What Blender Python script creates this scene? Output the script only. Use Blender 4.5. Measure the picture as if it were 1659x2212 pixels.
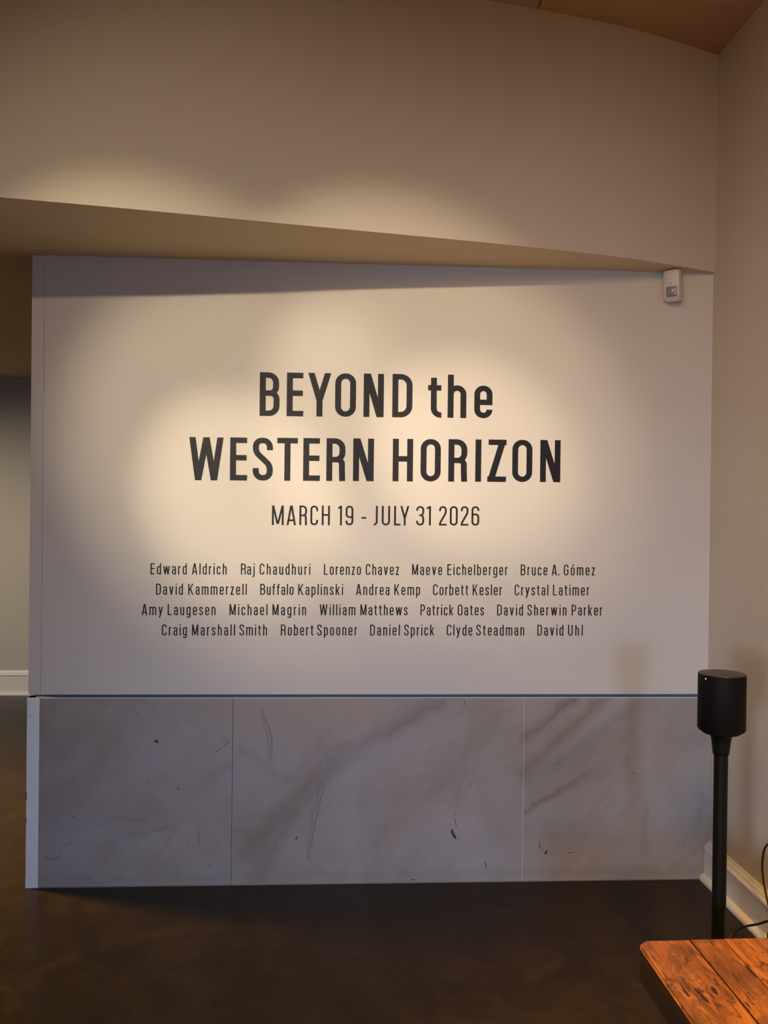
import bpy, bmesh, math, random
from mathutils import Vector, Matrix
random.seed(7)
S = bpy.context.scene
for o in list(bpy.data.objects): bpy.data.objects.remove(o)
PI = math.pi

# ------------------------------------------------------------------ camera
cam = bpy.data.cameras.new('camera'); camo = bpy.data.objects.new('camera', cam)
S.collection.objects.link(camo); S.camera = camo
cam.sensor_fit = 'HORIZONTAL'; cam.sensor_width = 36.0; cam.lens = 36.0*1851.85/1659.0
cam.clip_start = 0.05
_r = Vector((0.9983354, -0.0564995, 0.0115842)); _d = Vector((0.0112708, -0.0058624, -0.9999193)); _f = Vector((0.0565629, 0.9983854, -0.0052158))
CP = Vector((0, -3.58790, 1.56))
camo.matrix_world = Matrix(((_r.x, -_d.x, -_f.x, CP.x), (_r.y, -_d.y, -_f.y, CP.y), (_r.z, -_d.z, -_f.z, CP.z), (0, 0, 0, 1)))

# ------------------------------------------------------------------ world, lights, exposure
S.view_settings.view_transform = 'Standard'; S.view_settings.look = 'None'
S.view_settings.gamma = 1.0; S.view_settings.use_curve_mapping = False
S.view_settings.exposure = 0.0
wd = bpy.data.worlds.new('world'); S.world = wd; wd.use_nodes = True
wd.node_tree.nodes['Background'].inputs[0].default_value = (0.62, 0.52, 0.44, 1)
wd.node_tree.nodes['Background'].inputs[1].default_value = 0.05

def look(o, at): o.rotation_euler = (Vector(at)-o.location).to_track_quat('-Z', 'Y').to_euler()
def spot(name, loc, at, power, color, deg, blend=1.0, radius=0.03):
    l = bpy.data.lights.new(name, 'SPOT'); l.energy = power; l.color = color; l.spot_size = math.radians(deg); l.spot_blend = blend
    l.shadow_soft_size = radius
    o = bpy.data.objects.new(name, l); S.collection.objects.link(o); o.location = loc; look(o, at); return o
def area(name, loc, at, power, color, sx, sy):
    l = bpy.data.lights.new(name, 'AREA'); l.energy = power; l.color = color; l.shape = 'RECTANGLE'; l.size = sx; l.size_y = sy
    o = bpy.data.objects.new(name, l); S.collection.objects.link(o); o.location = loc; look(o, at); return o
WARM = (1.0, 0.74, 0.46); COOL = (0.50, 0.66, 1.0); AMBER = (1.0, 0.66, 0.36)
# track spots under the ceiling, aimed at the title wall: a tight core and a wide spill each, plus an added fill
LP = [
 ('spot', 'track_spot', (-1.62, -3.1, 3.20), (-0.41, 0, 1.60), 330, (1, .82, .56), 15.5, .9),
 ('spot', 'track_spot_spill', (-1.62, -3.1, 3.20), (-0.38, 0, 1.80), 182, (1, .84, .58), 28, .7),
 ('spot', 'track_spot', (-0.85, -3.1, 3.20), (0.57, 0, 1.79), 285, (1, .83, .60), 15.5, .9),
 ('spot', 'track_spot_spill', (-0.85, -3.1, 3.20), (0.42, 0, 1.90), 185, (1, .83, .57), 27.5, .65),
 ('spot', 'wide_warm_fill', (-1.2, -3.1, 3.20), (0.0, 0, 1.60), 82, (1, .73, .44), 74, 1.0),  # added fill, no fixture of its own: wide warm light around the two beams
 # daylight through the windows far behind the photographer
 ('area', 'window_daylight', (0.2, -7.85, 1.66), (-0.3, 0, -0.1), 11.8, (.46, .62, 1.0), .40, .6, 52),
 ('area', 'window_daylight', (-2.8, -7.85, 1.70), (2.4, 0, 0.0), 13.5, (.60, .76, 1.0), .45, .7, 46),
 # gallery spots over the table side and in the room beyond
 ('spot', 'table_spot', (0.9, -3.6, 3.3), (1.15, -1.9, 0.5), 800, (1, .53, .07), 36, .8, .2),
 ('spot', 'side_wall_spot', (-0.3, -4.6, 3.3), (1.6, -1.6, 1.6), 200, (1, .58, .20), 76, 1.0, .3),
 ('spot', 'far_room_spot', (-3.4, 1.2, 2.45), (-2.6, 3.4, -0.4), 190, (1, .82, .62), 104, 1.0),
 ('spot', 'left_floor_spot', (-3.0, 0.6, 2.5), (-1.9, 0.0, 0), 760, (1, .58, .08), 110, 1.0, .18),
]
for a in LP:
    if a[0] == 'spot': spot(*a[1:])
    else: area(*a[1:8]).data.spread = math.radians(a[8])

# ------------------------------------------------------------------ dimensions
H = 2.577; HC = 3.5; XL = -1.249; XR = 1.6027; HM = 0.7726; YF = -0.045; XJ = -1.238
YB = 3.56; XW = -5.0; YR = -8.0
EDGE = [(-5.0, -1.40), (-2.4, -0.90), (-1.125, -0.664), (-0.688, -0.583), (-0.053, -0.455), (0.471, -0.352), (0.85, -0.270), (1.15, -0.192), (1.38, -0.110), (1.6027, -0.018)]

# ------------------------------------------------------------------ node helpers
def newmat(name):
    m = bpy.data.materials.new(name); m.use_nodes = True
    nt = m.node_tree; b = nt.nodes['Principled BSDF']; return m, nt, b
class N:
    def __init__(s, nt): s.nt = nt
    def n(s, t, **k):
        x = s.nt.nodes.new(t)
        for a, v in k.items(): setattr(x, a, v)
        return x
    def L(s, a, b): s.nt.links.new(a, b)
    def co(s): return s.n('ShaderNodeTexCoord').outputs['Object']
    def math(s, op, a, b=None, clamp=False):
        x = s.n('ShaderNodeMath', operation=op); x.use_clamp = clamp
        for i, v in enumerate((a, b)):
            if v is None: continue
            if isinstance(v, (int, float)): x.inputs[i].default_value = v
            else: s.L(v, x.inputs[i])
        return x.outputs[0]
    def vm(s, op, a, b=None, scale=None, out=0):
        x = s.n('ShaderNodeVectorMath', operation=op)
        for i, v in enumerate((a, b)):
            if v is None: continue
            if isinstance(v, tuple): x.inputs[i].default_value = v
            else: s.L(v, x.inputs[i])
        if scale is not None:
            if isinstance(scale, (int, float)): x.inputs['Scale'].default_value = scale
            else: s.L(scale, x.inputs['Scale'])
        return x.outputs[out]
    def noise(s, co, sc, det=4, rough=.5, dist=0, out='Fac'):
        x = s.n('ShaderNodeTexNoise'); x.inputs['Scale'].default_value = sc; x.inputs['Detail'].default_value = det
        x.inputs['Roughness'].default_value = rough; x.inputs['Distortion'].default_value = dist
        s.L(co, x.inputs['Vector']); return x.outputs[out]
    def ramp(s, f, stops, inter='LINEAR'):
        x = s.n('ShaderNodeValToRGB'); cr = x.color_ramp; cr.interpolation = inter
        while len(cr.elements) > 1: cr.elements.remove(cr.elements[-1])
        for i, (p, c) in enumerate(stops):
            e = cr.elements[0] if i == 0 else cr.elements.new(p)
            e.position = p; c = c if isinstance(c, tuple) else (c, c, c); e.color = (*c[:3], 1)
        s.L(f, x.inputs[0]); return x.outputs[0]
    def mix(s, f, a, b, blend='MIX'):
        x = s.n('ShaderNodeMix', data_type='RGBA', blend_type=blend)
        if isinstance(f, (int, float)): x.inputs[0].default_value = f
        else: s.L(f, x.inputs[0])
        for i, v in ((6, a), (7, b)):
            if isinstance(v, tuple): x.inputs[i].default_value = (*v[:3], 1)
            else: s.L(v, x.inputs[i])
        return x.outputs[2]
    def mapping(s, co, scale=(1, 1, 1), rot=(0, 0, 0), loc=(0, 0, 0)):
        x = s.n('ShaderNodeMapping'); x.inputs['Scale'].default_value = scale; x.inputs['Rotation'].default_value = rot
        x.inputs['Location'].default_value = loc; s.L(co, x.inputs[0]); return x.outputs[0]
    def bump(s, h, bsdf, strength=.2, dist=.01):
        x = s.n('ShaderNodeBump'); x.inputs['Strength'].default_value = strength; x.inputs['Distance'].default_value = dist
        s.L(h, x.inputs['Height']); s.L(x.outputs[0], bsdf.inputs['Normal'])
    def seg(s, p, a, b, wdt):
        """soft mask (1 on the line a-b, 0 at distance wdt) in the x-z plane"""
        A = (a[0], 0, a[1]); B = (b[0]-a[0], 0, b[1]-a[1]); L2 = B[0]**2+B[2]**2
        pa = s.vm('SUBTRACT', p, A)
        t = s.math('DIVIDE', s.vm('DOT_PRODUCT', pa, B, out=1), L2, clamp=True)
        d = s.vm('LENGTH', s.vm('SUBTRACT', pa, s.vm('SCALE', (B[0], B[1], B[2]), scale=t)), out=1)
        return s.math('SUBTRACT', 1.0, s.math('DIVIDE', d, wdt), clamp=True)

def paint(name, col, rough=.75, bump=.08, spec=.35):
    m, nt, b = newmat(name); q = N(nt); co = q.co()
    v = q.noise(co, 2.2, 3); c = q.mix(q.ramp(v, [(.3, 0.0), (.7, 1.0)]), tuple(x*.96 for x in col), col)
    q.L(c, b.inputs['Base Color']); b.inputs['Roughness'].default_value = rough
    b.inputs['Specular IOR Level'].default_value = spec
    q.bump(q.noise(co, 260, 3, .6), b, bump, .002); return m
M_wall = paint('wall_paint', (0.70, 0.655, 0.60))
M_side = paint('side_wall_paint', (0.70, 0.61, 0.50))
M_bulk = paint('bulkhead_paint', (0.66, 0.60, 0.52))
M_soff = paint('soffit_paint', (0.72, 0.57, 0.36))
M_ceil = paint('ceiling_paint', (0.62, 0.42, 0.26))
M_far = paint('far_wall_paint', (0.52, 0.49, 0.43))
M_trim = paint('trim_white', (0.80, 0.78, 0.75), .35, .02, .5)
M_board = paint('end_board_white', (0.86, 0.90, 0.95), .5, .03, .4)
M_caulk = paint('sealant', (.28, .27, .24), .6, .02)
M_dark = paint('dark_gap', (0.03, 0.028, 0.026), .9, 0)
M_tape = paint('blue_tape', (0.045, 0.11, 0.28), .6, .1)

def m_floor():
    m, nt, b = newmat('polished_concrete'); q = N(nt); co = q.co()
    n1 = q.noise(co, 1.1, 5, .6, .4); n2 = q.noise(co, 5.5, 6, .65, .8); n3 = q.noise(co, 40, 3)
    c = q.ramp(n1, [(.3, (.016, .0105, .007)), (.55, (.022, .015, .010)), (.75, (.029, .020, .013))])
    c = q.mix(q.math('MULTIPLY', q.ramp(n2, [(.45, 0.0), (.7, 1.0)]), .45), c, (.05, .035, .024))
    c = q.mix(q.ramp(q.noise(co, 7.5, 2, .4, .5), [(.69, 0.0), (.74, .8)]), c, (.018, .012, .009))
    c = q.mix(q.ramp(q.noise(co, 60, 2), [(.76, 0.0), (.80, .5)]), c, (.16, .13, .10))
    q.L(c, b.inputs['Base Color'])
    r = q.ramp(q.math('ADD', q.math('MULTIPLY', n2, .6), q.math('MULTIPLY', n3, .2)), [(.2, .22), (.6, .38)])
    q.L(r, b.inputs['Roughness']); b.inputs['Specular IOR Level'].default_value = .13
    q.bump(n2, b, .05, .01); return m
M_floor = m_floor()

# veins of the three slabs, in wall coordinates (x, z): start, end, half width, strength, tint
BR = (.17, .115, .085); GR = (.17, .18, .17); GY = (.21, .18, .17); OC = (.34, .25, .17)
VEINS = [((.42, .775), (.02, .50), .07, .55, GY), ((.02, .50), (-.16, .28), .05, .7, GY), ((-.16, .28), (-.30, .02), .055, .7, GY),
         ((.18, .62), (.04, .56), .035, .7, GY), ((-.28, .72), (-.25, .50), .012, .7, GY), ((-.05, .42), (-.10, .10), .010, .6, (.14, .12, .12)),
         ((-.06, .45), (-.36, .12), .075, .55, BR), ((-.38, .56), (-.18, .43), .04, .35, BR), ((.45, .76), (.22, .62), .03, .6, BR),
         ((1.02, .77), (.80, .60), .040, .95, BR), ((1.14, .77), (.80, .46), .050, .8, BR), ((1.28, .74), (.95, .50), .045, .7, GR),
         ((.95, .50), (.80, .42), .035, .5, GR), ((1.08, .46), (.80, .29), .022, .75, BR), ((1.02, .40), (.86, .33), .018, .8, GY),
         ((1.22, .50), (1.12, .44), .05, .45, GY), ((1.54, .12), (1.40, .02), .02, .6, OC), ((1.56, .34), (1.55, .22), .03, .5, GY),
         ((-.42, .50), (-.50, .44), .03, .45, GY), ((-.46, .58), (-.43, .61), .012, .5, GY), ((-.80, .21), (-.68, .25), .016, .6, (.16, .15, .14)),
         ((-.93, .26), (-.87, .29), .022, .6, GY), ((-1.05, .19), (-1.10, .15), .018, .5, GY), ((-.86, .28), (-.76, .28), .018, .5, GY),
         ((-1.16, .115), (-1.10, .12), .016, .7, (.15, .15, .16)), ((-.67, .19), (-.65, .23), .014, .6, (.18, .17, .17)),
         ((-.53, .38), (-.40, .42), .09, .35, (.30, .31, .36)), ((-.98, .64), (-1.08, .55), .09, .35, BR), ((1.33, .30), (1.31, .12), .03, .35, BR),
         ((-1.2, .03), (.7, .035), .030, .35, (.20, .18, .19)), ((.7, .035), (1.6, .04), .040, .6, (.19, .19, .18))]
def m_marble():
    m, nt, b = newmat('honed_marble'); q = N(nt); co = q.co()
    # diagonal coordinates: veins rise to the right at about 45 degrees
    rot = q.mapping(q.mapping(co, (1, 1, 1), (0, math.radians(44), 0)), (1, 1, 3.0))
    wob = q.vm('SCALE', q.vm('SUBTRACT', q.noise(co, 7, 6, .62, 0, 'Color'), (.5, .5, .5)), scale=.085)
    wob2 = q.vm('SCALE', q.vm('SUBTRACT', q.noise(co, 45, 4, .7, 0, 'Color'), (.5, .5, .5)), scale=.022)
    p = q.vm('MULTIPLY', q.vm('ADD', q.vm('ADD', co, wob), wob2), (1, 0, 1))
    base = q.ramp(q.math('ADD', q.math('MULTIPLY', q.noise(rot, 1.3, 5, .6, .8), .45), q.math('MULTIPLY', q.noise(co, 2.6, 6, .6, .8), .55)), [(.36, (.275, .23, .21)), (.5, (.345, .302, .285)), (.64, (.39, .358, .35))])
    base = q.mix(q.ramp(q.noise(co, 2.3, 3, .5, .3), [(.45, 0.0), (.75, .5)]), base, (.345, .345, .385))
    base = q.mix(q.ramp(q.noise(rot, 5.0, 8, .7, 1.2), [(.56, 0.0), (.76, .30)]), base, (.25, .20, .17))
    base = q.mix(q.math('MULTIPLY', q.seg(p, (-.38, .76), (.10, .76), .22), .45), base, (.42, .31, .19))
    fine = q.noise(rot, 14, 6, .7)
    for a, e, wd_, st, tint in VEINS:
        k = q.seg(p, a, e, wd_)
        k = q.math('MULTIPLY', q.math('MULTIPLY', q.math('POWER', k, 1.25), st*.85), q.math('ADD', .25, fine), clamp=True)
        base = q.mix(k, base, tint)
    specks = q.ramp(q.noise(co, 95, 2, .5), [(.765, 0.0), (.80, .8)])
    base = q.mix(specks, base, (.06, .05, .05))
    q.L(base, b.inputs['Base Color']); b.inputs['Roughness'].default_value = .33
    b.inputs['Specular IOR Level'].default_value = .45
    q.bump(fine, b, .04, .003); return m
M_marble = m_marble()

def m_vinyl():
    m, nt, b = newmat('black_vinyl'); q = N(nt); co = q.co()
    b.inputs['Base Color'].default_value = (.011, .011, .015, 1); b.inputs['Roughness'].default_value = .36
    b.inputs['Specular IOR Level'].default_value = .22
    q.bump(q.noise(q.mapping(co, (1, 1, 1.6)), 120, 4, .6), b, .55, .004); return m
M_vinyl = m_vinyl()
def plain(name, col, rough, metal=0, emit=None, spec=.5):
    m, nt, b = newmat(name); q = N(nt)
    c = q.mix(q.noise(q.co(), 30, 3), col, tuple(x*.85 for x in col)); q.L(c, b.inputs['Base Color'])
    b.inputs['Roughness'].default_value = rough; b.inputs['Metallic'].default_value = metal; b.inputs['Specular IOR Level'].default_value = spec
    if emit: b.inputs['Emission Color'].default_value = (*emit, 1); b.inputs['Emission Strength'].default_value = 1.6
    return m
M_grille = plain('black_speaker_mesh', (.0025, .0025, .0045), .6, spec=.12); M_cap = plain('dark_speaker_top', (.045, .036, .030), .38)
M_capline = plain('speaker_touch_strip', (.02, .018, .016), .3)
M_pole = plain('black_powder_coat', (.003, .003, .003), .5, spec=.15); M_cable = plain('black_cable', (.012, .011, .011), .4)
M_led = plain('status_light', (.5, .9, .8), .4, 0, (.55, 1.0, .85))
M_pir = plain("sensor_plastic", (.72, .68, .68), .35); M_lens = plain('sensor_lens', (.30, .28, .29), .22)
M_scuff = plain('stone_chip', (.022, .022, .028), .6); M_scuff2 = plain('stone_scuff', (.055, .052, .062), .6); M_faint = plain('faint_scratch', (.16, .135, .13), .6); M_chipd = plain('board_chip', (.05, .04, .04), .8)

def m_wood(end=False):
    m, nt, b = newmat('old_pine_edge' if end else 'old_pine_top'); q = N(nt); co = q.co()
    oi = q.n('ShaderNodeObjectInfo').outputs['Random']
    sh = q.vm('ADD', co, q.vm('SCALE', (3.1, 5.7, 1.3), scale=oi))
    g = q.mapping(sh, (12, 1.1, 12)); f = q.mapping(sh, (60, 3.0, 60))
    n1 = q.noise(g, 1.2, 5, .6, 1.6); n2 = q.noise(f, 1.0, 4, .7, .6); n3 = q.noise(sh, 5.5, 4, .6, .7)
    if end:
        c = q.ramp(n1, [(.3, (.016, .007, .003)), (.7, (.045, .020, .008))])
    else:
        c = q.ramp(n1, [(.28, (.15, .047, .010)), (.5, (.34, .115, .022)), (.72, (.54, .22, .045))])
        c = q.mix(q.ramp(n2, [(.42, 0.0), (.60, .7)]), c, (.15, .048, .012))
        c = q.mix(q.ramp(q.noise(q.mapping(sh, (9, 4.5, 9)), 1.5, 6, .7, 1.2), [(.47, 0.0), (.56, .62), (.72, .85)]), c, (.10, .036, .012))
        c = q.mix(q.ramp(q.noise(q.mapping(sh, (45, 12, 45)), 1.3, 5, .7, .8), [(.55, 0.0), (.62, .85)]), c, (.05, .020, .008))
        c = q.mix(q.ramp(q.noise(q.mapping(sh, (40, 9, 40)), 1.0, 3, .6, .3), [(.63, 0.0), (.67, .95)]), c, (.018, .008, .004))
        c = q.mix(q.ramp(q.noise(q.mapping(sh, (30, 70, 30), (0, 0, .7)), 1.2, 2), [(.72, 0.0), (.76, .5)]), c, (.55, .33, .15))
    q.L(c, b.inputs['Base Color']); b.inputs['Roughness'].default_value = .42 if not end else .55
    q.bump(q.math('ADD', q.math('MULTIPLY', n2, .5), n3), b, .35, .004); return m
M_wood = m_wood(); M_woodend = m_wood(True)

# ------------------------------------------------------------------ mesh helpers
def link(name, verts, faces, mat, parent=None, smooth=False, mats=None):
    me = bpy.data.meshes.new(name); me.from_pydata([tuple(v) for v in verts], [], faces); me.update()
    for m_ in (mats or [mat]): me.materials.append(m_)
    bm = bmesh.new(); bm.from_mesh(me); bmesh.ops.recalc_face_normals(bm, faces=bm.faces); bm.to_mesh(me); bm.free()
    if smooth:
        for p in me.polygons: p.use_smooth = True
    o = bpy.data.objects.new(name, me); S.collection.objects.link(o)
    if parent: o.parent = parent
    return o
def box(name, x0, x1, y0, y1, z0, z1, mat, parent=None, bevel=0):
    v = [(x, y, z) for x in (x0, x1) for y in (y0, y1) for z in (z0, z1)]
    f = [(0, 1, 3, 2), (4, 6, 7, 5), (0, 4, 5, 1), (2, 3, 7, 6), (0, 2, 6, 4), (1, 5, 7, 3)]
    o = link(name, v, f, mat, parent)
    if bevel: bevelize(o, bevel)
    return o
def bevelize(o, w, seg=2, smooth=True):
    bm = bmesh.new(); bm.from_mesh(o.data)
    bmesh.ops.bevel(bm, geom=list(bm.edges), offset=w, segments=seg, affect='EDGES', profile=.6)
    bm.to_mesh(o.data); bm.free()
def prism(name, pts, z0, z1, mat, parent=None, mats=None):
    n = len(pts); v = [(x, y, z0) for x, y in pts]+[(x, y, z1) for x, y in pts]
    f = [tuple(range(n))[::-1], tuple(range(n, 2*n))]+[(i, (i+1) % n, n+(i+1) % n, n+i) for i in range(n)]
    return link(name, v, f, mat, parent, mats=mats)
def sweep_y(name, prof, a, b, mat, parent=None):   # profile (x,z) swept along y
    n = len(prof); v = [(x, a, z) for x, z in prof]+[(x, b, z) for x, z in prof]
    f = [tuple(range(n))[::-1], tuple(range(n, 2*n))]+[(i, (i+1) % n, n+(i+1) % n, n+i) for i in range(n)]
    return link(name, v, f, mat, parent)
def loft(name, rings, mat, parent=None, smooth=True, cap=True):
    n = len(rings[0]); v = [p for r in rings for p in r]; f = []
    for i in range(len(rings)-1):
        for j in range(n): f.append((i*n+j, i*n+(j+1) % n, (i+1)*n+(j+1) % n, (i+1)*n+j))
    if cap: f += [tuple(range(n))[::-1], tuple(range((len(rings)-1)*n, len(rings)*n))]
    o = link(name, v, f, mat, parent)
    if smooth:
        for p in o.data.polygons: p.use_smooth = len(p.vertices) == 4
        try: o.data.set_sharp_from_angle(angle=math.radians(35))
        except Exception: pass
    return o
def tube(name, pts, r, mat, parent=None, seg=10, sub=10):
    P = [Vector(p) for p in pts]; C = []
    for i in range(len(P)-1):
        p0, p1, p2, p3 = P[max(i-1, 0)], P[i], P[i+1], P[min(i+2, len(P)-1)]
        for k in range(sub):
            t = k/sub; C.append(.5*((2*p1)+(p2-p0)*t+(2*p0-5*p1+4*p2-p3)*t*t+(3*p1-p0-3*p2+p3)*t**3))
    C.append(P[-1]); rings = []; up = Vector((0.13, .2, 1)).normalized()
    for i, c in enumerate(C):
        t = (C[min(i+1, len(C)-1)]-C[max(i-1, 0)]).normalized(); u = t.cross(up).normalized(); w = t.cross(u).normalized(); up = -w if (-w).dot(up) > 0 else w
        rings.append([c+r*(math.cos(a)*u+math.sin(a)*w) for a in [2*PI*j/seg for j in range(seg)]])
    return loft(name, rings, mat, parent)
def empty(name, loc, label=None, cat=None, group=None):
    o = bpy.data.objects.new(name, None); S.collection.objects.link(o); o.location = loc; o.empty_display_size = .05
    tag(o, label, cat, group); return o
def tag(o, label=None, cat=None, group=None, kind=None):
    for k, v in (('label', label), ('category', cat), ('group', group), ('kind', kind)):
        if v: o[k] = v
    return o
def struct(o, label, cat='wall'): return tag(o, label, cat, None, 'structure')

# ------------------------------------------------------------------ the setting
struct(box('floor', XW, XR+.15, YR, YB+.15, -.12, 0, M_floor), 'dark brown polished concrete floor', 'floor')
wf = struct(box('wall_front', -1.1985, XR, 0, .16, HM, H, M_wall), 'pale wall panel carrying the black exhibition title lettering')
struct(box('trim_1', XL, -1.1995, 0, .16, HM, H-.0015, M_wall), 'narrow painted end strip on the left edge of the title wall', 'trim')
box('backing', XL+.004, -1.19, .006, .15, HM, H-.004, M_dark, wf)
struct(box('wall_right', XR, XR+.15, YR, YB+.15, 0, HC+.1, M_side), 'tan side wall meeting the title wall in the right corner')
struct(box('wall_back', XW, XR, YB, YB+.15, 0, H, M_far), 'grey wall of the room beyond, seen left of the title wall')
struct(box('wall_left', XW-.15, XW, YR, YB+.15, 0, HC+.1, M_far), 'plain wall closing the gallery on the left')
struct(box('wall_rear', XW-.15, XR+.15, YR-.15, YR, 0, HC+.1, M_far), 'plain wall behind the viewer')
# dropped bulkhead: upright face above the title wall and the soffit behind it
def smooth_edge(P, sub=6):
    P = [Vector(p) for p in P]; C = []
    for i in range(len(P)-1):
        p0, p1, p2, p3 = P[max(i-1, 0)], P[i], P[i+1], P[min(i+2, len(P)-1)]
        for k in range(sub):
            t = k/sub; C.append(tuple(.5*((2*p1)+(p2-p0)*t+(2*p0-5*p1+4*p2-p3)*t*t+(3*p1-p0-3*p2+p3)*t**3)))
    return C+[tuple(P[-1])]
pts = smooth_edge(EDGE)+[(XR, YB+.15), (XW, YB+.15)]
n = len(pts)
bk = prism('wall_bulkhead', pts, H, HC+.1, M_bulk, mats=[M_bulk, M_soff])
for p in bk.data.polygons:
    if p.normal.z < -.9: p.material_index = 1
    if abs(p.normal.z) < .1 and p.normal.y < -.5: p.use_smooth = True
bk.data.set_sharp_from_angle(angle=math.radians(30))
struct(bk, 'beige bulkhead with a lit lower edge over the title wall')
cl = struct(box('ceiling', XW, XR, YR, -.0, HC+.012, HC+.1, M_dark), 'brown ceiling above the bulkhead', 'ceiling')
for x0, x1 in ((XW, -1.69), (-1.685, .7585), (.7635, XR)):
    box('ceiling_panel', x0, x1, YR, 0, HC, HC+.012, M_ceil, cl)

# baseboards
def bb_prof(h):
    k = h-.167
    return [(0, 0), (.046, 0), (.046, .006), (.044, .013), (.039, .019), (.032, .023), (.025, .025), (.025, .118+k), (.022, .121+k), (.022, .124+k), (.029, .128+k), (.031, .134+k),
            (.029, .140+k), (.023, .144+k), (.019, .146+k), (.019, .150+k), (.014, .156+k), (.009, .160+k), (.006, .167+k), (0, .167+k)]
struct(sweep_y('baseboard_right', [(XR-d, z) for d, z in bb_prof(.167)], YR, -.0005, M_trim), 'white moulded baseboard along the right side wall', 'baseboard')
pr = bb_prof(.196); n = len(pr)
v = [(XW, YB-d, z) for d, z in pr]+[(XR, YB-d, z) for d, z in pr]
struct(link('baseboard_back', v, [tuple(range(n))[::-1], tuple(range(n, 2*n))]+[(i, (i+1) % n, n+(i+1) % n, n+i) for i in range(n)], M_trim), 'white baseboard in the room beyond, left of the title wall', 'baseboard')

# marble wainscot under the title wall, 45 mm proud, with a ledge
XE = -1.188; S1 = -.4106; S2 = .7982; XRB = XR-.0255
box('wainscot_core', XJ+.004, XR, YF+.018, .158, .004, HM-.003, M_dark, wf)
for a, b_ in ((XE+.0008, S1-.0008), (S1+.0005, S2-.0007), (S2+.0007, XR-.001)):
    xs = b_
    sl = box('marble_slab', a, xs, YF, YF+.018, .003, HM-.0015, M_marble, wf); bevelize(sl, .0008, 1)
box('slab_joint', S2-.0006, S2+.0006, YF+.0008, YF+.016, .004, HM-.002, M_trim, wf)['label'] = 'fine white joint between the right two marble slabs'
box('slab_joint', S1-.0009, S1+.0006, YF+.0006, YF+.016, .004, HM-.002, M_dark, wf)['label'] = 'fine dark joint between the left two marble slabs'
box('floor_joint', XE, XRB, YF-.0008, YF+.010, 0.0, .0020, M_caulk, wf)['label'] = 'thin pale sealant line under the marble'
eb = box('end_board', XJ, XE, YF-.001, .159, 0, HM, M_board, wf); bevelize(eb, .0015, 2); eb['label'] = 'white painted board closing the left end of the marble'
for (x, z, w_, h_) in ((XJ+.0015, .375, .003, .038), (XJ+.0012, .275, .0025, .026), (XJ+.0008, .055, .002, .008), (XJ+.014, .702, .005, .004)):
    o = link('paint_chip', [(x-w_/2, YF-.0016, z-h_/2), (x+w_/2, YF-.0016, z-h_*.35), (x+w_*.45, YF-.0016, z+h_*.4), (x-w_*.2, YF-.0016, z+h_/2), (x-w_/2, YF-.0016, z+h_*.2)], [(0, 1, 2, 3, 4)], M_chipd, wf)
box('ledge_cap', XJ+.001, XR-.001, YF+.0005, 0, HM-.0015, HM, M_dark, wf)
box('ledge_edge', XE, XR-.001, YF-.0006, YF+.002, HM-.0022, HM+.0004, M_trim, wf)['label'] = 'thin pale top edge of the marble'
tp = box('painters_tape', XJ+.030, XR-.004, YF+.005, -.0002, HM+.0002, HM+.0009, M_tape)
tag(tp, 'long blue strip of painter tape on the ledge above the marble', 'tape')
box('tape_edge', XL+.028, XR-.004, -.0009, -.0001, HM+.0010, HM+.0036, M_tape, tp)

# chips, drill dots and scuffs on the marble: thin pieces just proud of the stone
def blob(x, z, rx, rz, ang, mat, name='stone_chip', seed=0):
    rr = random.Random(seed+int(x*1000)); P = []
    for i in range(11):
        a = 2*PI*i/11; k = .75+.45*rr.random(); u, w_ = rx*k*math.cos(a), rz*k*math.sin(a)
        P.append((x+u*math.cos(ang)-w_*math.sin(ang), YF-.0004, z+u*math.sin(ang)+w_*math.cos(ang)))
    link(name, P, [tuple(range(11))], mat, wf)
def dash(pts_, w_, mat, name='stone_scuff'):
    v = []; 
    for i, (x, z) in enumerate(pts_):
        a, b_ = pts_[max(i-1, 0)], pts_[min(i+1, len(pts_)-1)]; dx, dz = b_[0]-a[0], b_[1]-a[1]; l = math.hypot(dx, dz)
        ww = w_*(.35+.65*math.sin(PI*(i+.5)/len(pts_))); v += [(x-dz/l*ww, YF-.0005, z+dx/l*ww), (x+dz/l*ww, YF-.0005, z-dx/l*ww)]
    link(name, v, [(2*i, 2*i+1, 2*i+3, 2*i+2) for i in range(len(pts_)-1)], mat, wf)
blob(-.719, .594, .0085, .0065, -.5, M_scuff2)
rr = random.Random(3)
for i in range(9): blob(-.478+.0052*i+(.012 if i > 3 else 0), .548+.0042*i+(.010 if i > 3 else 0), .0036, .0016, .9+rr.random(), M_scuff, seed=i)
dash([(.509, .268), (.514, .255), (.519, .233)], .0013, M_scuff)
dash([(.502, .222), (.500, .214), (.504, .203), (.512, .190), (.517, .183)], .0062, M_scuff2)
dash([(.513, .293), (.511, .278)], .001, M_scuff2)
for x, z, r in ((-.795, .709, .0028), (-.928, .747, .0020), (.32, .653, .0024), (-.05, .503, .0023), (-.23, .153, .0019), (-.755, .426, .0026), (-.63, .400, .0032), (-.712, .313, .0026),
                (-1.046, .290, .003), (-1.028, .301, .002), (-.833, .246, .0022), (-.985, .037, .0026), (-.872, .037, .002), (-.622, .037, .002), (.600, .773-.006, .002), (1.112, .46, .002), (1.13, .34, .0016),
                (-.53, .68, .0016), (-.47, .70, .0014), (-.51, .655, .0014), (-.45, .60, .0013), (-.55, .61, .0013), (.67, .53, .0013), (.65, .50, .0016), (.92, .25, .0014), (1.30, .25, .0014)):
    blob(x, z, r, r, 0, M_scuff, 'drill_dot', 5)
dash([(-.549, .235), (-.545, .205), (-.541, .172)], .0018, M_faint); dash([(-.418, .170), (-.408, .171)], .0015, M_faint)
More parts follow.
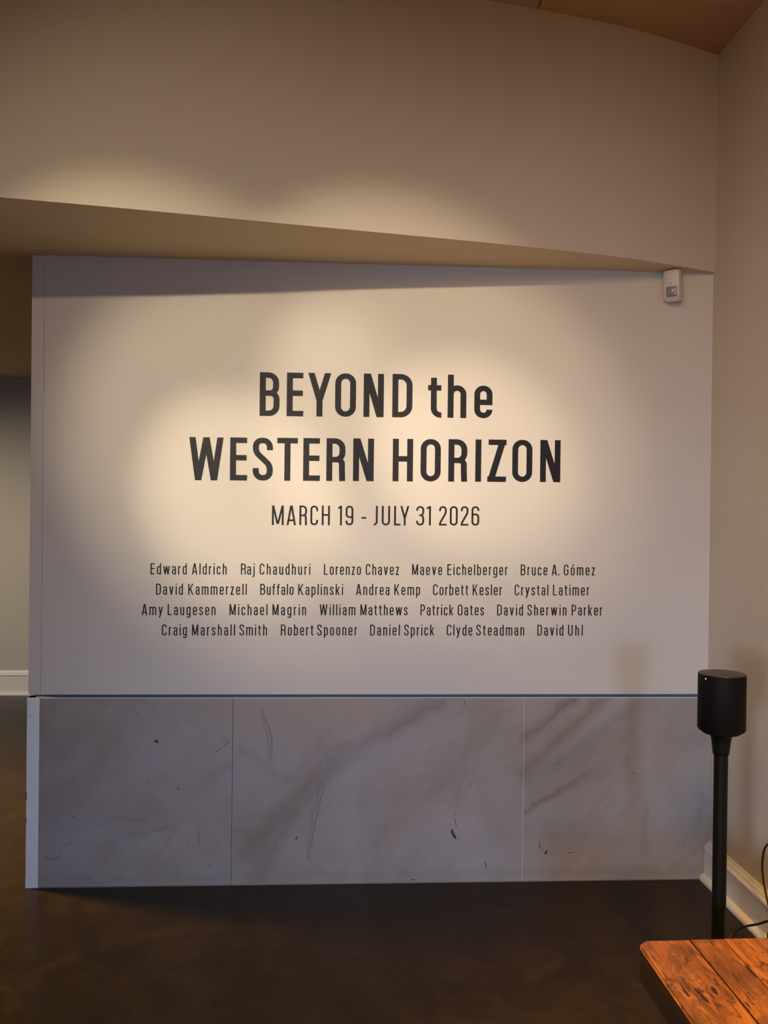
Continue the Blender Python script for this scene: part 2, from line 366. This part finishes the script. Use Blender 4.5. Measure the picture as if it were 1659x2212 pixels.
dash([(-.625, .105), (-.632, .045)], .0011, M_faint); dash([(-.505, .085), (-.495, .086)], .002, M_faint)
dash([(-.279, .693), (-.266, .655), (-.250, .60), (-.250, .535)], .0018, M_faint); dash([(.505, .767), (.545, .767)], .0011, M_faint); dash([(.545, .762), (.545, .735)], .0022, M_faint)
dash([(.868, .170), (.870, .148), (.885, .128)], .0013, M_scuff); blob(.898, .122, .006, .009, -.4, M_scuff2); dash([(.99, .117), (1.02, .122)], .0016, M_scuff2)
dash([(.573, .415), (.577, .402)], .0014, M_scuff); dash([(.528, .395), (.531, .387)], .0014, M_scuff); dash([(.40, .553), (.402, .545)], .0014, M_scuff); dash([(1.255, .455), (1.275, .453)], .0011, M_scuff2)
dash([(.330, .014), (.349, .015)], .0025, M_scuff2); dash([(-.140, .200), (-.150, .184)], .0028, M_scuff2); dash([(.640, .085), (.648, .06)], .0035, M_faint)
dash([(-.03, .42), (-.045, .36), (-.062, .29), (-.075, .22), (-.085, .16)], .0016, M_faint)

# ------------------------------------------------------------------ lettering: condensed sans drawn stroke by stroke
def arc_path(pts, closed=False, n=7):
    """pts: (x, z, r) corners rounded by r -> polyline"""
    out = []; m = len(pts)
    for i, p in enumerate(pts):
        x, z, r = (*p, 0)[:3]
        if r <= 0 or (not closed and i in (0, m-1)): out.append((x, z)); continue
        a, b_ = pts[(i-1) % m], pts[(i+1) % m]
        va, vb = Vector((a[0]-x, a[1]-z)), Vector((b_[0]-x, b_[1]-z)); la, lb = va.length, vb.length
        va.normalize(); vb.normalize()
        th = va.angle(vb); t = r/math.tan(th/2)
        t = min(t, la*(.5 if closed or i-1 > 0 else .98), lb*(.5 if closed or i+1 < m-1 else .98)); rr_ = t*math.tan(th/2)
        c = Vector((x, z))+(va+vb).normalized()*(rr_/math.sin(th/2)); s = Vector((x, z))+va*t; e = Vector((x, z))+vb*t
        a0 = math.atan2(s.y-c.y, s.x-c.x); a1 = math.atan2(e.y-c.y, e.x-c.x); da = (a1-a0+PI) % (2*PI)-PI
        for k in range(n+1): ang = a0+da*k/n; out.append((c.x+rr_*math.cos(ang), c.y+rr_*math.sin(ang)))
    o2 = [out[0]]
    for p in out[1:]:
        if math.hypot(p[0]-o2[-1][0], p[1]-o2[-1][1]) > 1e-5: o2.append(p)
    return o2
def ribbon(pts, hv, hh, closed=False):
    """list of quads; hv = half width of upright strokes, hh = of level strokes"""
    P = arc_path(pts, closed)
    if closed and math.hypot(P[0][0]-P[-1][0], P[0][1]-P[-1][1]) < 1e-4: P.pop()
    m = len(P); Lf, Rt = [], []
    for i in range(m):
        a = P[(i-1) % m] if (closed or i > 0) else None; b_ = P[(i+1) % m] if (closed or i < m-1) else None; c = Vector(P[i])
        d1 = (c-Vector(a)).normalized() if a else None; d2 = (Vector(b_)-c).normalized() if b_ else None
        if d1 is None: d1 = d2
        if d2 is None: d2 = d1
        n1 = Vector((-d1.y, d1.x)); n2 = Vector((-d2.y, d2.x)); nn = (n1+n2).normalized(); k = 1/max(.35, nn.dot(n1))
        off = Vector((nn.x*hv, nn.y*hh))*k
        Lf.append(c+off); Rt.append(c-off)
    q = []
    for i in range(m if closed else m-1):
        j = (i+1) % m; q.append([Lf[i], Lf[j], Rt[j], Rt[i]])
    return q
def slant(xb, zb, xt, zt, sw): return [[Vector((xb-sw/2, zb)), Vector((xb+sw/2, zb)), Vector((xt+sw/2, zt)), Vector((xt-sw/2, zt))]]
X = .755; DES = -.235
def glyph(ch, w, s):
    """strokes of a letter of ink width w and stem s, cap height 1 -> list of strokes (each a list of quads)"""
    g = []; h = s/2; hh = h*.92; l = h; r = w-h; t = 1-hh; b = hh; R = (w-s)/2*.98; sw = s*1.04
    def rb(*p, closed=False): g.append(ribbon([q if len(q) == 3 else (*q, 0) for q in p], h, hh, closed))
    def sl(*a): g.append(slant(*a))
    xt = X-hh; c = w/2
    if ch == 'A': sl(sw/2, 0, c-sw*.14, 1, sw); sl(w-sw/2, 0, c+sw*.14, 1, sw); rb((w*.2, .25), (w*.8, .25))
    elif ch == 'B':
        rb((l, 0), (l, 1)); rb((l, t), (r-.015, t, R*1.1), (r-.015, .525, R*.9), (l, .525)); rb((l, .525), (r, .525, R*.9), (r, b, R*1.1), (l, b))
    elif ch == 'C': rb((r, .72), (r, t, R), (l, t, R), (l, b, R), (r, b, R), (r, .28))
    elif ch == 'D': rb((l, 0), (l, 1)); rb((l, t), (r, t, R*1.25), (r, b, R*1.25), (l, b))
    elif ch == 'E': rb((l, 0), (l, 1)); rb((l, t), (w*.97, t)); rb((l, .53), (w*.95, .53)); g.append([[Vector((l, 0)), Vector((w*.975, 0)), Vector((w, 2*hh)), Vector((l, 2*hh))]])
    elif ch == 'F': rb((l, 0), (l, 1)); rb((l, t), (w, t)); rb((l, .53), (w*.95, .53))
    elif ch == 'G': rb((r, .71), (r, t, R), (l, t, R), (l, b, R), (r, b, R), (r, .5), (w*.55, .5))
    elif ch == 'H': rb((l, 0), (l, 1)); rb((r, 0), (r, 1)); rb((l, .53), (r, .53))
    elif ch in 'Il': rb((l, 0), (l, 1))
    elif ch == 'J': rb((r, 1), (r, b, (r)*.9), (0, b))
    elif ch == 'K': rb((l, 0), (l, 1)); sl(s*.6, .34, w-sw/2, 1, sw); sl(w-sw/2, 0, w*.36, .60, sw)
    elif ch == 'L': rb((l, 0), (l, 1)); rb((l, b), (w, b))
    elif ch == 'M': rb((l, 0), (l, 1)); rb((r, 0), (r, 1)); sl(c-sw*.1, .06, l+.01, 1, sw*.98); sl(c+sw*.1, .06, r-.01, 1, sw*.98)
    elif ch == 'N': rb((l, 0), (l, 1)); rb((r, 0), (r, 1)); q = s*1.18; sl(w-q/2, 0, q/2, 1, q)
    elif ch in 'O0': rb((l, t, R), (r, t, R), (r, b, R), (l, b, R), closed=True)
    elif ch == 'P': rb((l, 0), (l, 1)); rb((l, t), (r, t, R*1.2), (r, .44, R*1.2), (l, .44))
    elif ch == 'R': rb((l, 0), (l, 1)); rb((l, t), (r, t, R*1.2), (r, .50, R*1.1), (l, .50)); rb((l+.02, .50), (r-.01, .50, R*.8), (r-.01, .30), (r, 0))
    elif ch == 'S': rb((r, .71), (r, t, R), (l, t, R), (l, .66, .22), (r, .36, .22), (r, b, R), (l, b, R), (l, .29))
    elif ch == 'T': rb((c, 0), (c, 1)); rb((0, t), (w, t))
    elif ch == 'U': rb((l, 1), (l, b, R), (r, b, R), (r, 1))
    elif ch == 'W': sl(w*.27, 0, sw/2, 1, sw); sl(w*.27, 0, c, 1, sw); sl(w*.73, 0, c, 1, sw); sl(w*.73, 0, w-sw/2, 1, sw)
    elif ch == 'Y': sl(c, .37, sw/2, 1, sw*1.02); sl(c, .37, w-sw/2, 1, sw*1.02); rb((c, 0), (c, .375))
    elif ch == 'Z': rb((w*.05, t), (w, t)); sl(sw*.55, .02, w-sw*.6, .98, sw*1.1); g.append([[Vector((0, 0)), Vector((w*.975, 0)), Vector((w, 2*hh)), Vector((0, 2*hh))]])
    elif ch == '1': rb((r, 0), (r, 1)); rb((0, .865), (r, .965, 0))
    elif ch == '2': rb((l, .74), (l, t, R), (r, t, R), (r, .66, .3), (l+.01, .14, .1), (l, b)); rb((0, b), (w, b))
    elif ch == '3': rb((l, .76), (l, t, R), (r, t, R), (r, .53, R), (w*.38, .53)); rb((w*.38, .53), (r, .53, R), (r, b, R), (l, b, R), (l, .24))
    elif ch == '6': rb((r, .76), (r, t, R), (l, t, R), (l, b, R), (r, b, R), (r, .58, R), (w*.5, .58)); rb((l, .45), (l, .58, R*.6), (w*.6, .58))
    elif ch == '9': rb((l, .24), (l, b, R), (r, b, R), (r, t, R), (l, t, R), (l, .42, R), (w*.5, .42)); rb((r, .55), (r, .42, R*.6), (w*.4, .42))
    elif ch == '-': rb((0, .385), (w, .385))
    elif ch == '.': g.append([[Vector((0, 0)), Vector((w, 0)), Vector((w, s*1.2)), Vector((0, s*1.2))]])
    elif ch == 'a': rb((r, 0), (r, xt, R), (l, xt, R), (l, X*.72)); rb((r, X*.56), (l, X*.56, R*.9), (l, b, R), (r, b, R*.9), (r, .25))
    elif ch == 'b': rb((l, 0), (l, 1)); rb((l, .35), (l, xt, R), (r, xt, R), (r, b, R), (l, b, R), (l, .352))
    elif ch == 'd': rb((r, 0), (r, 1)); rb((r, .35), (r, xt, R), (l, xt, R), (l, b, R), (r, b, R), (r, .352))
    elif ch == 'p': rb((l, DES), (l, X)); rb((l, .35), (l, xt, R), (r, xt, R), (r, b, R), (l, b, R), (l, .352))
    elif ch == 'g': rb((r, X), (r, DES+hh, R), (l, DES+hh, R), (l, DES+.14)); rb((r, .35), (r, xt, R), (l, xt, R), (l, b, R), (r, b, R), (r, .352))
    elif ch == 'c': rb((r, X*.68), (r, xt, R), (l, xt, R), (l, b, R), (r, b, R), (r, X*.32))
    elif ch == 'e': rb((r, .20), (r, b, R), (l, b, R), (l, xt, R), (r, xt, R), (r, X*.5-.01-hh)); rb((l, X*.5-.01), (r, X*.5-.01))
    elif ch == 'f': x_ = w*.42; rb((w, t), (x_, t, w*.5), (x_, 0)); rb((0, xt), (w*.98, xt))
    elif ch == 't': x_ = w*.43; rb((x_, X+.17), (x_, b, w*.5), (w, b)); rb((0, xt), (w*.98, xt))
    elif ch == 'h': rb((l, 0), (l, 1)); rb((l, .45), (l, xt, R), (r, xt, R), (r, 0))
    elif ch == 'n': rb((l, 0), (l, X)); rb((l, .45), (l, xt, R), (r, xt, R), (r, 0))
    elif ch == 'm':
        rb((l, 0), (l, X)); rc = (w-2*s)/4+.01; rb((l, .45), (l, xt, rc), (c, xt, rc), (c, 0)); rb((c, .45), (c, xt, rc), (r, xt, rc), (r, 0))
    elif ch == 'u': rb((l, X), (l, b, R), (r, b, R), (r, .3)); rb((r, 0), (r, X))
    elif ch == 'r': rb((l, 0), (l, X)); rb((l, .40), (l, xt, w*.7), (w, xt))
    elif ch == 'i': rb((l, 0), (l, X)); rb((l, .885), (l, 1))
    elif ch == 'j': rb((r, X), (r, DES+hh, r*.9), (0, DES+hh)); rb((r, .885), (r, 1))
    elif ch == 'k': rb((l, 0), (l, 1)); sl(s*.6, .24, w-sw/2, X, sw); sl(w-sw/2, 0, w*.38, .44, sw)
    elif ch == 'o' or ch == '\u00f3':
        rb((l, xt, R), (r, xt, R), (r, b, R), (l, b, R), closed=True)
        if ch != 'o': sl(c, .83, c+.07, 1.02, sw)
    elif ch == 's': rb((r, X*.70), (r, xt, R), (l, xt, R), (l, X*.62, .15), (r, X*.38, .15), (r, b, R), (l, b, R), (l, X*.30))
    elif ch == 'v': sl(c, 0, sw/2, X, sw); sl(c, 0, w-sw/2, X, sw)
    elif ch == 'w': sl(w*.28, 0, sw/2, X, sw); sl(w*.28, 0, c, X, sw); sl(w*.72, 0, c, X, sw); sl(w*.72, 0, w-sw/2, X, sw)
    elif ch == 'y': sl(c, 0, sw/2, X, sw); sl(c-.085, DES+.05, w-sw/2, X, sw); rb((c-.16, DES+hh), (c-.06, DES+hh))
    elif ch == 'z': rb((0, xt), (w, xt)); sl(sw*.55, .02, w-sw*.55, X-.02, sw*1.05); rb((0, b), (w, b))
    return g
WID = dict(A=.44, B=.40, C=.39, D=.40, E=.345, F=.33, G=.40, H=.41, I=.1, J=.26, K=.42, L=.33, M=.51, N=.42, O=.40, P=.385, R=.40, S=.38, T=.39, U=.40, W=.64, Y=.44, Z=.36,
           a=.32, b=.335, c=.315, d=.335, e=.33, f=.235, g=.335, h=.325, i=.1, j=.19, k=.34, l=.1, m=.55, n=.325, o=.33, p=.335, r=.20, s=.30, t=.235, u=.325, v=.35, w=.54, y=.36, z=.28)
WID['\u00f3'] = .33; WID['.'] = .11
def letter(ch, x0, x1, zb, cap, s, parent, depth=.0004):
    """vinyl letter on the wall face (y = 0); parent at its word's origin"""
    v, f = [], []; ox, oz = parent.location.x, parent.location.z
    for k, st in enumerate(glyph(ch, (x1-x0)/cap, s)):
        y = -depth-.00002*k
        for qd in st:
            i = len(v)
            for p in qd: v.append((x0+p.x*cap-ox, y, zb+p.y*cap-oz))
            for p in qd: v.append((x0+p.x*cap-ox, -.00005, zb+p.y*cap-oz))
            f.append((i, i+1, i+2, i+3)); f.append((i, i+4, i+5, i+1)); f.append((i+2, i+6, i+7, i+3))
    me = bpy.data.meshes.new('letter'); me.from_pydata(v, [], f); me.materials.append(M_vinyl)
    o = bpy.data.objects.new('letter', me); S.collection.objects.link(o); o.parent = parent
    # make the front faces look at the room
    bm = bmesh.new(); bm.from_mesh(me); bm.normal_update()
    for fc in bm.faces:
        if fc.normal.y > .5: fc.normal_flip()
    bm.to_mesh(me); bm.free(); return o
def line(name, label, group, letters, zfun, cap, s, cat='lettering'):
    e = empty(name, (letters[0][1], 0, zfun(letters[0][1])), label, cat, group)
    for ch, a, b_ in letters: letter(ch, a, b_, zfun((a+b_)/2), cap, s, e)
    return e
G1 = 'vinyl title lines on the wall'
T1 = [('B', -0.3195, -0.2372), ('E', -0.2077, -0.1377), ('Y', -0.1192, -0.0237), ('O', -0.0067, 0.0805), ('N', 0.1122, 0.1969), ('D', 0.2327, 0.3173), ('t', 0.3828, 0.4401), ('h', 0.4662, 0.5454), ('e', 0.5788, 0.6562)]
line('title_lettering', 'large black vinyl letters reading BEYOND the, top line on the wall', G1, T1, lambda x: 1.9345+.0075*(x+.32), .1815, .138)
T2 = [('W', -0.6071, -0.4659), ('E', -0.4389, -0.367), ('S', -0.3452, -0.2624), ('T', -0.2445, -0.1595), ('E', -0.1366, -0.0655), ('R', -0.0401, 0.0391), ('N', 0.0714, 0.1582),
      ('H', 0.2374, 0.3227), ('O', 0.3548, 0.4399), ('R', 0.4722, 0.5521), ('I', 0.5865, 0.6114), ('Z', 0.6378, 0.7187), ('O', 0.7437, 0.8294), ('N', 0.863, 0.95)]
line('title_lettering', 'largest black vinyl line reading WESTERN HORIZON across the lit wall', G1, T2, lambda x: 1.6635+.0080*(x+.607), .1785, .140)
DT = [('M', -0.2637, -0.2149), ('A', -0.2027, -0.1638), ('R', -0.1499, -0.1182), ('C', -0.1043, -0.072), ('H', -0.0569, -0.0229), ('1', 0.0118, 0.0274), ('9', 0.0425, 0.075), ('-', 0.1086, 0.1294), ('J', 0.1603, 0.1771), ('U', 0.194, 0.2289),
      ('L', 0.2458, 0.2728), ('Y', 0.2717, 0.3095), ('3', 0.3388, 0.3727), ('1', 0.3829, 0.401), ('2', 0.4355, 0.4678), ('0', 0.4809, 0.5144), ('2', 0.5275, 0.5599), ('6', 0.5729, 0.606)]
line('date_lettering', 'thin black vinyl line reading MARCH 19 - JULY 31 2026 under the title', G1, DT, lambda x: 1.4813+.0078*(x+.264), .0820, .098)
ROWS = [(1.2727, 1.2812, 0.0462, [[('Edward', -0.7598, -0.6116), ('Aldrich', -0.5908, -0.4479)], [('Raj', -0.3893, -0.3324), ('Chaudhuri', -0.3120, -0.1021)], [('Lorenzo', -0.0453, 0.1093), ('Chavez', 0.1294, 0.2695)],
                                  [('Maeve', 0.3239, 0.4514), ('Eichelberger', 0.4729, 0.7290)], [('Bruce', 0.7854, 0.8998), ('A.', 0.9185, 0.9516), ('G\u00f3mez', 0.9703, 1.1048)]]),
        (1.1888, 1.1959, 0.0462, [[('David', -0.7365, -0.6262), ('Kammerzell', -0.6048, -0.3645)], [('Buffalo', -0.3087, -0.1705), ('Kaplinski', -0.1512, 0.0350)], [('Andrea', 0.0896, 0.2302), ('Kemp', 0.2503, 0.3592)],
                                  [('Corbett', 0.4137, 0.5632), ('Kesler', 0.5817, 0.7065)], [('Crystal', 0.7605, 0.9047), ('Latimer', 0.9246, 1.0809)]]),
        (1.1042, 1.1107, 0.0462, [[('Amy', -0.7936, -0.7072), ('Laugesen', -0.6882, -0.4920)], [('Michael', -0.4347, -0.2778), ('Magrin', -0.2574, -0.1177)], [('William', -0.0615, 0.0882), ('Matthews', 0.1088, 0.3075)],
                                  [('Patrick', 0.3614, 0.5008), ('Oates', 0.5193, 0.6309)], [('David', 0.6866, 0.7975), ('Sherwin', 0.8162, 0.9844), ('Parker', 1.0063, 1.1384)]]),
        (1.0202, 1.0254, 0.0462, [[('Craig', -0.7111, -0.6084), ('Marshall', -0.5876, -0.4111), ('Smith', -0.3926, -0.2787)], [('Robert', -0.2216, -0.0859), ('Spooner', -0.0708, 0.0958)], [('Daniel', 0.1506, 0.2755), ('Sprick', 0.2939, 0.4207)],
                                  [('Clyde', 0.4735, 0.5826), ('Steadman', 0.5992, 0.8036)], [('David', 0.8596, 0.9718), ('Uhl', 0.9918, 1.0549)]])]
RN = ['top', 'second', 'third', 'bottom']; CN = ['leftmost', 'second from left', 'middle', 'second from right', 'rightmost']
for ri, (zl, zr, cap, names) in enumerate(ROWS):
    for ci, words in enumerate(names):
        ls = []
        for wd_, a, b_ in words:
            ws = [WID[c]*cap*(1.0 if c in 'ilI.' else 1.10) for c in wd_]; gap = ((b_-a)-sum(ws))/max(1, len(wd_)-1)
            if gap < .07*cap:
                k = ((b_-a)-.09*cap*(len(wd_)-1))/sum(ws); ws = [w_*k for w_ in ws]; gap = .09*cap
            x = a
            for c, w_ in zip(wd_, ws): ls.append((c, x, x+w_)); x += w_+gap
        line('artist_name', 'small black vinyl name, %s in the %s name row' % (CN[ci], RN[ri]), 'artist names on the wall', ls,
             lambda x, zl=zl, zr=zr: zl+(zr-zl)*(x+.76)/1.86, cap, .112)

# ------------------------------------------------------------------ motion sensor in the upper right corner
pir = empty('motion_sensor', (1.408, 0, 2.508), 'small white motion sensor on the wall high in the right corner', 'sensor')
def rrect(w, h, r, y, n=5, top=0.0):
    P = []
    for cx, cz, a0 in ((w/2-r, h/2-r, 0), (-w/2+r, h/2-r, PI/2), (-w/2+r, -h/2+r, PI), (w/2-r, -h/2+r, 1.5*PI)):
        for k in range(n+1): a = a0+PI/2*k/n; P.append((cx+r*math.cos(a), y, cz+r*math.sin(a)))
    return P
RZ = Matrix.Rotation(math.radians(-38), 4, 'Z') @ Matrix.Rotation(math.radians(7), 4, 'X')
def place(o, M_): o.data.transform(M_); return o
body = loft('housing', [rrect(.066, .128, .010, .020), rrect(.070, .132, .013, .012), rrect(.070, .132, .014, -.012), rrect(.064, .126, .016, -.020), rrect(.056, .118, .018, -.0225)], M_pir, pir)
place(body, Matrix.Translation((0, -.045, 0)) @ RZ)
ln = loft('lens', [rrect(.046, .044, .006, 0), rrect(.045, .043, .006, -.004), rrect(.036, .034, .008, -.0065)], M_lens, pir); place(ln, Matrix.Translation((0, -.045, 0)) @ RZ @ Matrix.Translation((.002, -.021, -.026)))
rim = box('lens_rim', -.025, .025, -.0015, .001, -.0245, .0245, M_pir, pir, .0008); place(rim, Matrix.Translation((0, -.045, 0)) @ RZ @ Matrix.Translation((.002, -.0225, -.026)))
dt = loft('indicator', [[(.003*math.cos(a), y, .003*math.sin(a)) for a in [2*PI*k/12 for k in range(12)]] for y in (.001, -.0012)], M_lens, pir); place(dt, Matrix.Translation((0, -.045, 0)) @ RZ @ Matrix.Translation((-.002, -.0225, .010)))
box('mounting_bracket', -.020, .024, -.032, 0, -.045, .045, M_pir, pir, .003)

# ------------------------------------------------------------------ speaker on its stand
SX, SY = 1.108, -1.20
st = empty('speaker_stand', (SX, SY, 0), 'slim black floor stand holding the speaker by the right wall', 'speaker stand')
def circ(rx, ry, z, n=48, dx=0, dy=0, e=2.0):
    out = []
    for k in range(n):
        a = 2*PI*k/n; c_, s_ = math.cos(a), math.sin(a)
        out.append((dx+rx*math.copysign(abs(c_)**(2/e), c_), dy+ry*math.copysign(abs(s_)**(2/e), s_), z))
    return out
loft('base_plate', [circ(.135, .135, 0), circ(.140, .140, .002), circ(.140, .140, .009), circ(.136, .136, .012), circ(.02, .02, .012)], M_pole, st)
loft('pole', [circ(.0193, .0193, .011, 32), circ(.0193, .0193, .88, 32)], M_pole, st)
loft('collar', [circ(.0215, .0215, .866, 32), circ(.0225, .0225, .868, 32), circ(.024, .024, .885, 32), circ(.0265, .0265, .905, 32), circ(.029, .029, .918, 32), circ(.034, .034, .9265, 32), circ(.036, .036, .928, 32)], M_pole, st)
sp = empty('speaker', (SX, SY, .928), 'black oval cylinder speaker with a tiny status light on top of the stand', 'speaker')
sp.rotation_euler = (0, 0, math.radians(-12))
A, B = .0655, .062
loft('foot', [circ(.052, .048, 0), circ(.054, .050, .002), circ(.054, .050, .008)], M_pole, sp)
loft('grille', [circ(.057, .053, .006), circ(A-.003, B-.003, .008), circ(A, B, .013), circ(A, B, .166), circ(A-.001, B-.001, .1685)], M_grille, sp)
loft('top_panel', [circ(A-.001, B-.001, .1683), circ(A-.002, B-.002, .1700), circ(A-.005, B-.005, .1705)], M_cap, sp)
box('touch_strip', -.036, .036, -.002, .002, .1703, .1708, M_capline, sp)
R2 = lambda a, z: ((A+.0003)*math.cos(a), (B+.0003)*math.sin(a), z)
a0 = math.radians(-143)
link('status_light', [R2(a0-.035, .1605), R2(a0+.035, .1605), R2(a0, .1560)], [(0, 1, 2)], M_led, sp)

# ------------------------------------------------------------------ cables by the right wall
tag(tube('power_cable', [(SX+.152, SY+.02, .0055), (1.29, -.92, .006), (1.40, -.62, .006), (1.445, -.56, .012), (1.480, -.575, .055), (1.510, -.640, .100), (1.525, -.715, .148), (1.540, -.86, .20), (1.575, -1.02, .30), (1.6020, -1.05, .33)], .0042, M_cable),
    'black power cable arching over the baseboard beside the stand', 'cable')
tag(tube('hanging_cable', [(1.6022, -.78, .43), (1.578, -.70, .42), (1.558, -.607, .368), (1.556, -.577, .30), (1.556, -.585, .235), (1.554, -.612, .187), (1.545, -.665, .125), (1.515, -.70, .078), (1.495, -.76, .02), (1.48, -.85, .006), (1.44, -1.0, .006)], .0036, M_cable),
    'thin black cable looping down the wall at the right edge', 'cable')

# ------------------------------------------------------------------ old timber table
TT = .50; TH = .092; tx0, tx1, ty0, ty1 = .750, 1.535, -3.00, -1.518
tb = empty('wooden_table', (.750, -1.518, 0), 'worn orange-brown plank table in the lower right corner', 'table')
ox, oy = -tb.location.x, -tb.location.y
cuts = [tx0, .889, .973, 1.135, 1.26, 1.40, tx1]
for i in range(len(cuts)-1):
    a, b_ = cuts[i]+(.0004 if i else 0), cuts[i+1]-.0004; dz = [.0, -.0009, .0, -.0012, .0004, -.0005, 0][i]; yb = ty1
    P = [(a, ty0), (b_, ty0), (b_, yb), (a, yb)] if i else [(a, ty0), (b_, ty0), (b_, yb), (a+.026, yb), (a+.008, yb-.013), (a, yb-.034)]
    P = [(x+ox, y+oy) for x, y in P]
    o = prism('plank', P, TT-.030, TT+dz, M_wood, tb, mats=[M_wood, M_woodend])
    bm = bmesh.new(); bm.from_mesh(o.data)
    bmesh.ops.bevel(bm, geom=[e for e in bm.edges if all(v.co.z > TT-.01 for v in e.verts)], offset=.0006 if i else .005, segments=2, affect='EDGES')
    bm.to_mesh(o.data); bm.free()
    for p in o.data.polygons:
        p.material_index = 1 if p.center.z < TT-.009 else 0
# rim below the planks: chamfered outer lower edge
def apron(name, P, z0, z1, cut):
    n = len(P); cx = sum(p[0] for p in P)/n; cy = sum(p[1] for p in P)/n
    Q = [(x+(cut if x < cx else -cut), y+(cut if y < cy else -cut)) for x, y in P]
    v = [(x, y, z1) for x, y in P]+[(x, y, z0+cut*1.2) for x, y in P]+[(x, y, z0) for x, y in Q]
    f = [tuple(range(n)), tuple(range(2*n, 3*n))[::-1]]+[(k*n+i, k*n+(i+1) % n, (k+1)*n+(i+1) % n, (k+1)*n+i) for k in (0, 1) for i in range(n)]
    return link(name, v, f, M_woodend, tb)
apron('edge_frame', [(tx0+ox, ty0+oy), (tx1+ox, ty0+oy), (tx1+ox, ty1+oy), (tx0+.026+ox, ty1+oy), (tx0+.008+ox, ty1-.013+oy), (tx0+ox, ty1-.034+oy)], TT-TH, TT-.0300, .010)
for lx in (.92, 1.42):
    for ly in (-2.84, -1.70):
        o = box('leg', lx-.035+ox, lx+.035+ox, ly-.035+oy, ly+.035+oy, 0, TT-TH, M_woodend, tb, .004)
